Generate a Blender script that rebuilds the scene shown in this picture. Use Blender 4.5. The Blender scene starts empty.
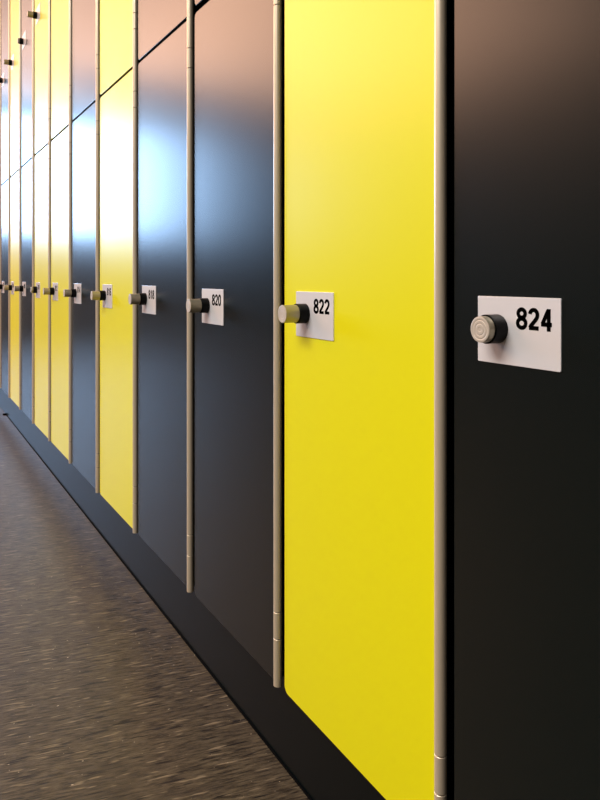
import bpy, bmesh, math, random
from mathutils import Vector
C = bpy.context.scene.collection
SC = bpy.context.scene
PI = math.pi

# ---------------------------------------------------------------- camera
FPX = 700.0
ALPHA = math.atan(402.0 / FPX)
CAM_D, CAM_H = 0.4083, 0.6327
cam = bpy.data.cameras.new('camera')
cam.sensor_fit = 'VERTICAL'
cam.sensor_height = 24.0
cam.lens = FPX / 800.0 * 24.0
cam.shift_y = -122.0 / 800.0
cam.clip_start = 0.01
camo = bpy.data.objects.new('camera', cam)
camo.location = (0, -CAM_D, CAM_H)
camo.rotation_euler = (PI / 2, 0, PI / 2 - ALPHA)
C.objects.link(camo)
SC.camera = camo

# ---------------------------------------------------------------- world, lights, exposure
SC.view_settings.view_transform = 'Standard'
SC.view_settings.look = 'None'
SC.view_settings.gamma = 1.0
SC.view_settings.use_curve_mapping = False
SC.view_settings.exposure = 0.0
w = bpy.data.worlds.new('world')
SC.world = w
w.use_nodes = True
w.node_tree.nodes['Background'].inputs['Color'].default_value = (0.6, 0.75, 1.0, 1)
w.node_tree.nodes['Background'].inputs['Strength'].default_value = 0.3

def area(name, loc, rot, sx, sy, radiance, color):
    l = bpy.data.lights.new(name, 'AREA')
    l.shape = 'RECTANGLE'
    l.size, l.size_y = sx, sy
    l.energy = radiance * sx * sy * PI          # radiance = energy / (area * pi)
    l.color = color
    o = bpy.data.objects.new(name, l)
    o.location = loc
    o.rotation_euler = rot
    C.objects.link(o)
    return o

END_X = -9.0
# daylight through the window at the far end of the corridor (faces +x)
area('window_daylight', (END_X + 0.03, -1.65, 1.87), (0, -PI / 2, 0), 1.4, 2.3, 17.0, (0.40, 0.64, 1.0))
# two warm lamps along the ceiling, then an added neutral fill
area('ceiling_lamp_or_fill', (-5.0, -2.95, 2.66), (0, 0, 0), 3.8, 3.3, 6.8, (1.0, 0.57, 0.37))
area('ceiling_lamp_or_fill', (-5.6, -0.8, 2.66), (0, 0, 0), 5.4, 0.9, 2.6, (1.0, 0.59, 0.42))
area('ceiling_lamp_or_fill', (-0.6, -2.2, 2.66), (0, 0, 0), 2.2, 1.2, 15.5, (1.0, 0.92, 0.84))  # fill light added near the camera to brighten the door fronts

# ---------------------------------------------------------------- materials
def mat(name, col, rough=0.5, metal=0.0, spec=0.5, bump=0.0, bscale=300.0, rvar=0.0, coat=0.0, coatr=0.3):
    m = bpy.data.materials.new(name)
    m.use_nodes = True
    nt = m.node_tree
    b = nt.nodes['Principled BSDF']
    b.inputs['Base Color'].default_value = (*col, 1)
    b.inputs['Roughness'].default_value = rough
    b.inputs['Metallic'].default_value = metal
    b.inputs['Specular IOR Level'].default_value = spec
    if coat:
        b.inputs['Coat Weight'].default_value = coat
        b.inputs['Coat Roughness'].default_value = coatr
    if bump or rvar:
        tc = nt.nodes.new('ShaderNodeTexCoord')
        n = nt.nodes.new('ShaderNodeTexNoise')
        n.inputs['Scale'].default_value = bscale
        n.inputs['Detail'].default_value = 3
        nt.links.new(tc.outputs['Object'], n.inputs['Vector'])
        if bump:
            bp = nt.nodes.new('ShaderNodeBump')
            bp.inputs['Strength'].default_value = bump
            bp.inputs['Distance'].default_value = 0.001
            nt.links.new(n.outputs['Fac'], bp.inputs['Height'])
            nt.links.new(bp.outputs['Normal'], b.inputs['Normal'])
        if rvar:
            n2 = nt.nodes.new('ShaderNodeTexNoise')
            n2.inputs['Scale'].default_value = 9
            n2.inputs['Detail'].default_value = 5
            nt.links.new(tc.outputs['Object'], n2.inputs['Vector'])
            mr = nt.nodes.new('ShaderNodeMapRange')
            mr.inputs['To Min'].default_value = rough - rvar
            mr.inputs['To Max'].default_value = rough + rvar
            nt.links.new(n2.outputs['Fac'], mr.inputs['Value'])
            nt.links.new(mr.outputs['Result'], b.inputs['Roughness'])
    return m

M = {}
M['black'] = mat('charcoal_laminate', (0.0, 0.0045, 0.005), 0.265, 0, 0.46)
M['yellow'] = mat('yellow_laminate', (0.88, 0.86, 0.0), 0.33, 0, 0.55)
M['body'] = mat('black_carcass', (0.001, 0.003, 0.003), 0.5, 0, 0.2)
M['plinth'] = mat('black_plinth', (0.0, 0.003, 0.004), 0.33, 0, 0.16)
M['tube'] = mat('champagne_aluminium', (0.80, 0.69, 0.53), 0.38, 0.45)
M['knuckle'] = mat('champagne_aluminium_knuckle', (0.76, 0.67, 0.54), 0.42, 0.1)
M['seam'] = mat('dark_seam', (0.02, 0.015, 0.01), 0.6)
M['plate'] = mat('satin_plate', (0.88, 0.88, 0.92), 0.25, 0.2)
M['ink'] = mat('black_ink', (0.002, 0.002, 0.002), 0.7, 0, 0.0)
M['cap'] = mat('knob_aluminium', (0.60, 0.54, 0.46), 0.45, 0.2)
M['barrel'] = mat('knob_barrel_aluminium', (0.40, 0.36, 0.27), 0.35, 0.6)
M['collar'] = mat('black_collar', (0.001, 0.0018, 0.002), 0.4, 0, 0.12)
M['wall'] = mat('painted_wall', (0.08, 0.08, 0.08), 0.8)
M['endwall'] = mat('light_end_wall', (0.12, 0.12, 0.12), 0.8)
M['ceil'] = mat('ceiling_paint', (0.75, 0.66, 0.58), 0.9)
M['gap_line'] = mat('shadow_gap_black', (0.002, 0.002, 0.002), 0.8, 0, 0.05)  # black that draws in the shadow gap along the plinth foot

def floor_mat():
    m = bpy.data.materials.new('streaked_brown_vinyl')
    m.use_nodes = True
    nt = m.node_tree
    L = nt.links.new
    b = nt.nodes['Principled BSDF']
    tc = nt.nodes.new('ShaderNodeTexCoord')
    rot = nt.nodes.new('ShaderNodeMapping')
    rot.inputs['Rotation'].default_value = (0, 0, math.radians(11))
    L(tc.outputs['Object'], rot.inputs['Vector'])
    def noise(sc, scale, det, rough=0.6, off=0.0):
        mp = nt.nodes.new('ShaderNodeMapping')
        mp.inputs['Scale'].default_value = sc
        mp.inputs['Location'].default_value = (off, off, 0)
        L(rot.outputs[0], mp.inputs['Vector'])
        n = nt.nodes.new('ShaderNodeTexNoise')
        n.inputs['Scale'].default_value = scale
        n.inputs['Detail'].default_value = det
        n.inputs['Roughness'].default_value = rough
        L(mp.outputs[0], n.inputs['Vector'])
        return n
    def ramp(src, p0, p1):
        c = nt.nodes.new('ShaderNodeMapRange')
        c.inputs['From Min'].default_value = p0
        c.inputs['From Max'].default_value = p1
        L(src, c.inputs['Value'])
        return c.outputs['Result']
    def mixc(fac, a, col):
        m_ = nt.nodes.new('ShaderNodeMix')
        m_.data_type = 'RGBA'
        L(fac, m_.inputs[0])
        if isinstance(a, tuple):
            m_.inputs[6].default_value = a
        else:
            L(a, m_.inputs[6])
        m_.inputs[7].default_value = col
        return m_.outputs[2]
    n1 = noise((1, 0.12, 1), 260, 6, 0.75)             # fine grain across the corridor
    n2 = noise((1, 0.25, 1), 30, 4, 0.6, 3.1)          # broad clouds
    n3 = noise((1, 0.10, 1), 210, 2, 0.5, 7.7)         # dark dashes
    n4 = noise((1, 0.12, 1), 190, 2, 0.5, 13.3)        # pale dashes
    n5 = noise((1, 0.5, 1), 260, 1, 0.5, 21.0)         # flecks
    c = mixc(ramp(n1.outputs['Fac'], 0.40, 0.60), (0.026, 0.020, 0.013, 1), (0.118, 0.094, 0.060, 1))
    c = mixc(ramp(n2.outputs['Fac'], 0.48, 0.75), c, (0.048, 0.038, 0.027, 1))
    c = mixc(ramp(n4.outputs['Fac'], 0.61, 0.70), c, (0.22, 0.175, 0.115, 1))
    c = mixc(ramp(n3.outputs['Fac'], 0.59, 0.67), c, (0.010, 0.008, 0.007, 1))
    c = mixc(ramp(n5.outputs['Fac'], 0.76, 0.80), c, (0.55, 0.47, 0.34, 1))
    L(c, b.inputs['Base Color'])
    b.inputs['Roughness'].default_value = 0.38
    b.inputs['Specular IOR Level'].default_value = 0.25
    mx = n1
    bp = nt.nodes.new('ShaderNodeBump')
    bp.inputs['Strength'].default_value = 0.35
    bp.inputs['Distance'].default_value = 0.001
    L(mx.outputs[0], bp.inputs['Height'])
    L(bp.outputs['Normal'], b.inputs['Normal'])
    return m
M['floor'] = floor_mat()

# ---------------------------------------------------------------- mesh helpers
def obj(name, bm, m, parent=None, recalc=True):
    me = bpy.data.meshes.new(name)
    if recalc:
        bmesh.ops.recalc_face_normals(bm, faces=bm.faces)
    bm.normal_update()
    for e in bm.edges:
        if len(e.link_faces) == 2 and e.link_faces[0].normal.dot(e.link_faces[1].normal) < 0.85:
            e.smooth = False
    bm.to_mesh(me)
    bm.free()
    if isinstance(m, (list, tuple)):
        for q in m:
            me.materials.append(q)
    else:
        me.materials.append(m)
    o = bpy.data.objects.new(name, me)
    C.objects.link(o)
    if parent:
        o.parent = parent
    return o

def box(bm, x0, x1, y0, y1, z0, z1, bev=0.0):
    vs = [bm.verts.new((x, y, z)) for x in (x0, x1) for y in (y0, y1) for z in (z0, z1)]
    for f in ((0, 1, 3, 2), (4, 6, 7, 5), (0, 4, 5, 1), (2, 3, 7, 6), (0, 2, 6, 4), (1, 5, 7, 3)):
        bm.faces.new([vs[i] for i in f])
    if bev:
        bmesh.ops.bevel(bm, geom=bm.edges[:], offset=bev, segments=2, affect='EDGES', profile=0.5)

def rounded(w, h, r, n=6):
    pts = []
    for cx, cz, a0 in ((w / 2 - r, h / 2 - r, 0), (-w / 2 + r, h / 2 - r, 90), (-w / 2 + r, -h / 2 + r, 180), (w / 2 - r, -h / 2 + r, 270)):
        for i in range(n + 1):
            a = math.radians(a0 + 90 * i / n)
            pts.append((cx, cz, math.cos(a), math.sin(a), r))
    return pts

def panel(bm, w, h, t, r, bev, y0=0.0, edge=0):
    """rounded panel in the xz plane, front face at y0, back at y0+t"""
    prof = [(0, y0 + t)]
    ns = 4
    for i in range(ns + 1):
        a = PI / 2 * i / ns
        prof.append((bev * (1 - math.cos(a)), y0 + bev * (1 - math.sin(a))))
    pts = rounded(w, h, r)
    loops = []
    for ins, y in prof:
        loops.append([bm.verts.new((cx + c * (rr - ins), y, cz + s * (rr - ins))) for cx, cz, c, s, rr in pts])
    n = len(pts)
    for q, (a, b) in enumerate(zip(loops, loops[1:])):
        for i in range(n):
            f = bm.faces.new((a[i], a[(i + 1) % n], b[(i + 1) % n], b[i]))
            f.smooth = q > 0
            f.material_index = edge if q == 0 else 0
    bm.faces.new(loops[-1])
    f = bm.faces.new(loops[0][::-1])
    f.material_index = edge

def lathe_y(bm, prof, n=40, mats=None):
    """prof: (radius, y); y negative = towards the corridor; closed on the axis at both ends"""
    rings = []
    for r, y in prof:
        if r < 1e-6:
            rings.append([bm.verts.new((0, y, 0))])
        else:
            rings.append([bm.verts.new((r * math.cos(2 * PI * i / n), y, r * math.sin(2 * PI * i / n))) for i in range(n)])
    for k, (a, b) in enumerate(zip(rings, rings[1:])):
        for i in range(n):
            j = (i + 1) % n
            if len(a) == 1:
                f = bm.faces.new((a[0], b[i], b[j]))
            elif len(b) == 1:
                f = bm.faces.new((a[i], a[j], b[0]))
            else:
                f = bm.faces.new((a[i], a[j], b[j], b[i]))
            f.smooth = True

def tube_z(bm, prof, n=24):
    """prof: (radius, z) bottom to top"""
    rings = [[bm.verts.new((r * math.cos(2 * PI * i / n), r * math.sin(2 * PI * i / n), z)) for i in range(n)] for r, z in prof]
    for a, b in zip(rings, rings[1:]):
        for i in range(n):
            j = (i + 1) % n
            f = bm.faces.new((a[i], a[j], b[j], b[i]))
            f.smooth = abs(a[0].co.z - b[0].co.z) > 0.0012
    bm.faces.new(rings[0][::-1])
    bm.faces.new(rings[-1])

# digits, as filled outlines swept from centre lines; unit: digit height = 1, width = 0.60
def arc(cx, cy, rx, ry, a0, a1, n=22):
    return [(cx + rx * math.cos(math.radians(a0 + (a1 - a0) * i / n)), cy + ry * math.sin(math.radians(a0 + (a1 - a0) * i / n))) for i in range(n + 1)]
T = 0.195
def glyph(ch):
    h = T / 2
    if ch == '8':
        return [arc(.3, .735, .195, .19, 0, 360), arc(.3, .285, .225, .21, 0, 360)]
    if ch == '0':
        p = []
        for i in range(41):
            a = 2 * PI * i / 40
            c, s = math.cos(a), math.sin(a)
            p.append((.3 + .215 * math.copysign(abs(c) ** .85, c), .5 + .425 * math.copysign(abs(s) ** .85, s)))
        return [p]
    if ch == '2':
        return [arc(.295, .70, .205, .225, 172, -28, 18) + [(.42, .50), (.27, .33), (.14, .19), (.10, h)], [(.045, h), (.565, h)]]
    if ch == '4':
        return [[(.43, 0), (.43, 1.0)], [(.40, .93), (.105, .32)], [(.03, .30), (.59, .30)]]
    if ch == '1':
        return [[(.36, 0), (.36, 1.0)], [(.36, .88), (.28, .78), (.12, .71)]]
    if ch == '6':
        return [arc(.3, .305, .215, .23, 0, 360), arc(.315, .62, .22, .305, 30, 190, 16) + [(.09, .46), (.085, .33)]]
    return []

def number_mesh(bm, text, x0, z0, width, height, y):
    adv = 0.66
    tot = adv * (len(text) - 1) + 0.60
    sx = width / tot
    for i, ch in enumerate(text):
        for path in glyph(ch):
            n = len(path)
            closed = math.dist(path[0], path[-1]) < 1e-6
            L_, R_ = [], []
            for k in range(n):
                if closed:
                    a = path[(k - 1) % (n - 1)] if k else path[n - 2]
                    b = path[(k + 1) % (n - 1)] if k < n - 1 else path[1]
                else:
                    a = path[max(k - 1, 0)]; b = path[min(k + 1, n - 1)]
                dx, dy = b[0] - a[0], b[1] - a[1]
                l = math.hypot(dx, dy) or 1
                nx, ny = -dy / l * T / 2, dx / l * T / 2
                px, py = path[k]
                for arr, sg in ((L_, 1), (R_, -1)):
                    X = x0 + (i * adv + px + sg * nx) * sx
                    Z = z0 + (py + sg * ny) * height
                    arr.append((bm.verts.new((X, y, Z)), bm.verts.new((X, y + 0.00025, Z))))
            for k in range(n - 1):
                bm.faces.new((L_[k][0], L_[k + 1][0], R_[k + 1][0], R_[k][0]))
                bm.faces.new((L_[k][1], R_[k][1], R_[k + 1][1], L_[k + 1][1]))
                bm.faces.new((L_[k][0], L_[k][1], L_[k + 1][1], L_[k + 1][0]))
                bm.faces.new((R_[k][0], R_[k + 1][0], R_[k + 1][1], R_[k][1]))
            if not closed:
                for k in (0, n - 1):
                    bm.faces.new((L_[k][0], R_[k][0], R_[k][1], L_[k][1]))

# ---------------------------------------------------------------- the setting
def struct(name, x0, x1, y0, y1, z0, z1, m):
    bm = bmesh.new()
    box(bm, x0, x1, y0, y1, z0, z1)
    o = obj(name, bm, m)
    o['kind'] = 'structure'
    return o
XN, YL, YR, ZC = 3.0, -4.9, 0.50, 2.7
struct('floor', END_X - .1, XN + .1, YL - .1, YR + .1, -0.1, 0.0, M['floor'])
struct('ceiling', END_X - .1, XN + .1, YL - .1, YR + .1, ZC, ZC + .1, M['ceil'])
struct('wall_right', END_X - .1, XN + .1, YR, YR + .1, 0, ZC, M['wall'])
struct('wall_left', END_X - .1, XN + .1, YL - .1, YL, 0, ZC, M['wall'])
struct('wall_far', END_X - .1, END_X, YL, YR, 0, ZC, M['endwall'])
struct('wall_near', XN, XN + .1, YL, YR, 0, ZC, M['wall'])

# ---------------------------------------------------------------- lockers
PITCH = 0.30
S0 = 0.466                   # hinge between 822 and 824, measured along the wall from the camera
Z_BOT, Z_MID, Z_TOP = 0.1245, 1.0555, 2.006
NUMW, NUMH = 0.0335, 0.0163

def tag(o, label, cat, group=None):
    o['label'] = label
    o['category'] = cat
    if group:
        o['group'] = group

RCAP = 0.0102
def make_knob(parent, kx, kz, pushed):
    bm = bmesh.new()
    cl = 0.0125
    lathe_y(bm, [(0.0, 0.0), (0.0114, 0.0), (0.0114, -cl + .0006), (0.0108, -cl), (0, -cl)])
    c = obj('lock_collar', bm, M['collar'], parent)
    c.location = (kx, -0.0011, kz)
    reach = 0.0185 if pushed else 0.030
    bm = bmesh.new()
    e = -reach
    lathe_y(bm, [(0, -cl + .003), (RCAP, -cl + .003), (RCAP, e + .0012), (RCAP - .0002, e + .0002), (RCAP - .0010, e), (RCAP * .80, e), (RCAP * .76, e + .0002), (RCAP * .70, e + .0002),
                 (RCAP * .66, e), (RCAP * .52, e), (RCAP * .48, e + .00015), (RCAP * .42, e + .00015),
                 (RCAP * .38, e), (RCAP * .2, e), (RCAP * .16, e + .00015), (0, e + .00015)], 48)
    k = obj('lock_knob', bm, [M['barrel'], M['cap']], parent)
    for f in k.data.polygons:
        if abs(f.normal.y) > 0.5:
            f.material_index = 1
            f.use_smooth = False
    k.location = (kx, -0.0011, kz)

def make_door(parent, color, x_l, x_r, z0, z1, num, pushed, upper, dx=0.0, dz=0.0):
    bm = bmesh.new()
    wd, h = x_r - x_l, z1 - z0
    panel(bm, wd, h, 0.018, 0.009, 0.0012, 0.0, 1)
    d = obj('door', bm, [M[color], M['body']], parent)
    d.location = ((x_l + x_r) / 2, 0, (z0 + z1) / 2)
    cz = (0.592 if not upper else 1.520) - d.location.z + dz
    pl = 0.0295 - wd / 2 + dx            # plate left edge from the door centre
    bm = bmesh.new()
    panel(bm, 0.082, 0.0525, 0.001, 0.0012, 0.0003, -0.001)
    p = obj('number_plate', bm, M['plate'], d)
    p.location = (pl + .041, 0, cz)
    if num:
        bm = bmesh.new()
        number_mesh(bm, num, 0.041 - 0.0077 - NUMW, 0.0020, NUMW, NUMH, -0.00115)
        t = obj('printed_number', bm, M['ink'], d)
        t.location = p.location
    make_knob(d, pl + 0.0212, cz + .001, pushed)
    return d

LABELS = [
    (-1, 'black', '824', 'tall charcoal locker column with plate 824, nearest one at the right edge'),
    (0, 'yellow', '822', 'large bright yellow locker column with number plate 822 beside the nearest charcoal one'),
    (1, 'black', '820', 'charcoal locker column with number plate 820 directly left of yellow 822'),
    (2, 'black', '818', 'charcoal locker column with plate 818 between yellow 816 and charcoal 820'),
    (3, 'yellow', '816', 'yellow locker column with plate 816, between two charcoal columns'),
    (4, 'black', '814', 'charcoal locker column directly left of the yellow one with plate 816'),
    (5, 'yellow', '812', 'yellow locker column, the right one of the two adjacent yellow columns far down the row'),
    (6, 'yellow', '810', 'yellow locker column, the left one of the two adjacent yellow columns, lower knob pushed in'),
    (7, 'black', '808', 'narrow looking charcoal locker column just left of the two adjacent yellow columns'),
    (8, 'yellow', '806', 'farthest yellow locker column, a thin strip between two far charcoal columns'),
    (9, 'black', '804', 'charcoal locker column just left of the farthest yellow one, a sliver at the left edge'),
    (10, 'black', '802', 'last locker column of the row, only its pale hinge tube showing at the left edge'),
]
for k, col, num, lab in LABELS:
    xh = -(S0 + PITCH * k)                # hinge axis (right side of this column)
    root = bpy.data.objects.new('locker', None)
    root.empty_display_size = 0.1
    root.location = (xh, 0, 0)
    C.objects.link(root)
    tag(root, lab, 'locker', 'yellow and charcoal lockers in the row')
    # carcass
    bm = bmesh.new()
    box(bm, -PITCH - .0055, -.0065, 0.0195, 0.498, Z_BOT - .002, Z_TOP, 0.0006)
    obj('body', bm, M['body'], root)
    # doors
    xl, xr = -PITCH + (0.0185 if num == '820' else 0.0165), -0.0062
    lift = 0.005 if num == '820' else 0.0
    make_door(root, col, xl, xr, Z_BOT + .004, Z_MID - .0025, num, num in ('824', '810'), False,
              *{'820': (0.004, -0.002), '822': (0.0012, -0.0012)}.get(num, (0.0, 0.0)))
    make_door(root, col, xl, xr, Z_MID + .0025 + lift, Z_TOP - .003, None, num == '808', True)
    # hinge post with knuckles
    R = 0.0055
    zs = [0.187, 0.220, 0.970, 1.002, 1.125, 1.157, 1.908, 1.941]
    cuts = [Z_BOT + .003] + zs + [Z_TOP - .002]
    bm = bmesh.new()
    for i in range(0, len(cuts) - 1, 2):
        a, b = cuts[i], cuts[i + 1]
        tube_z(bm, [(R - .0003, a + .0005), (R, a + .0008), (R, b - .0008), (R - .0003, b - .0005)])
    nf = len(bm.faces)
    tube_z(bm, [(R - .0014, Z_BOT + .005), (R - .0014, Z_TOP - .004)], 20)
    bm.faces.ensure_lookup_table()
    for f in bm.faces[nf:]:
        f.material_index = 1
    hp = obj('hinge_post', bm, [M['tube'], M['seam']], root, False)
    for i in range(1, len(cuts) - 1, 2):
        a, b = cuts[i], cuts[i + 1]
        bm = bmesh.new()
        tube_z(bm, [(R - .0003, a + .0005), (R, a + .0008), (R, b - .0008), (R - .0003, b - .0005)])
        obj('hinge_knuckle', bm, M['tube'], hp, False)

# plinth under the whole row
PX0, PX1 = -(S0 + PITCH * 10) - 1.2, -(S0 - PITCH) - .006
bm = bmesh.new()
box(bm, PX0, PX1, 0.0262, 0.49, 0.0, Z_BOT - .003, 0.0008)
pl = obj('locker_plinth', bm, M['plinth'])
tag(pl, 'long black plinth running along the floor under the lockers', 'plinth')
bm = bmesh.new()
box(bm, -3.484, PX1, 0.0240, 0.0270, 0.0, 0.002, 0.0004)  # dark strip put in as the shadow gap under the plinth, ending in a dot
lathe = bmesh.ops.create_cone(bm, cap_ends=True, segments=20, radius1=0.010, radius2=0.009, depth=0.006,
                              matrix=__import__('mathutils').Matrix.Translation((-3.484, 0.020, 0.003)))
obj('shadow_gap_strip', bm, M['gap_line'], pl)
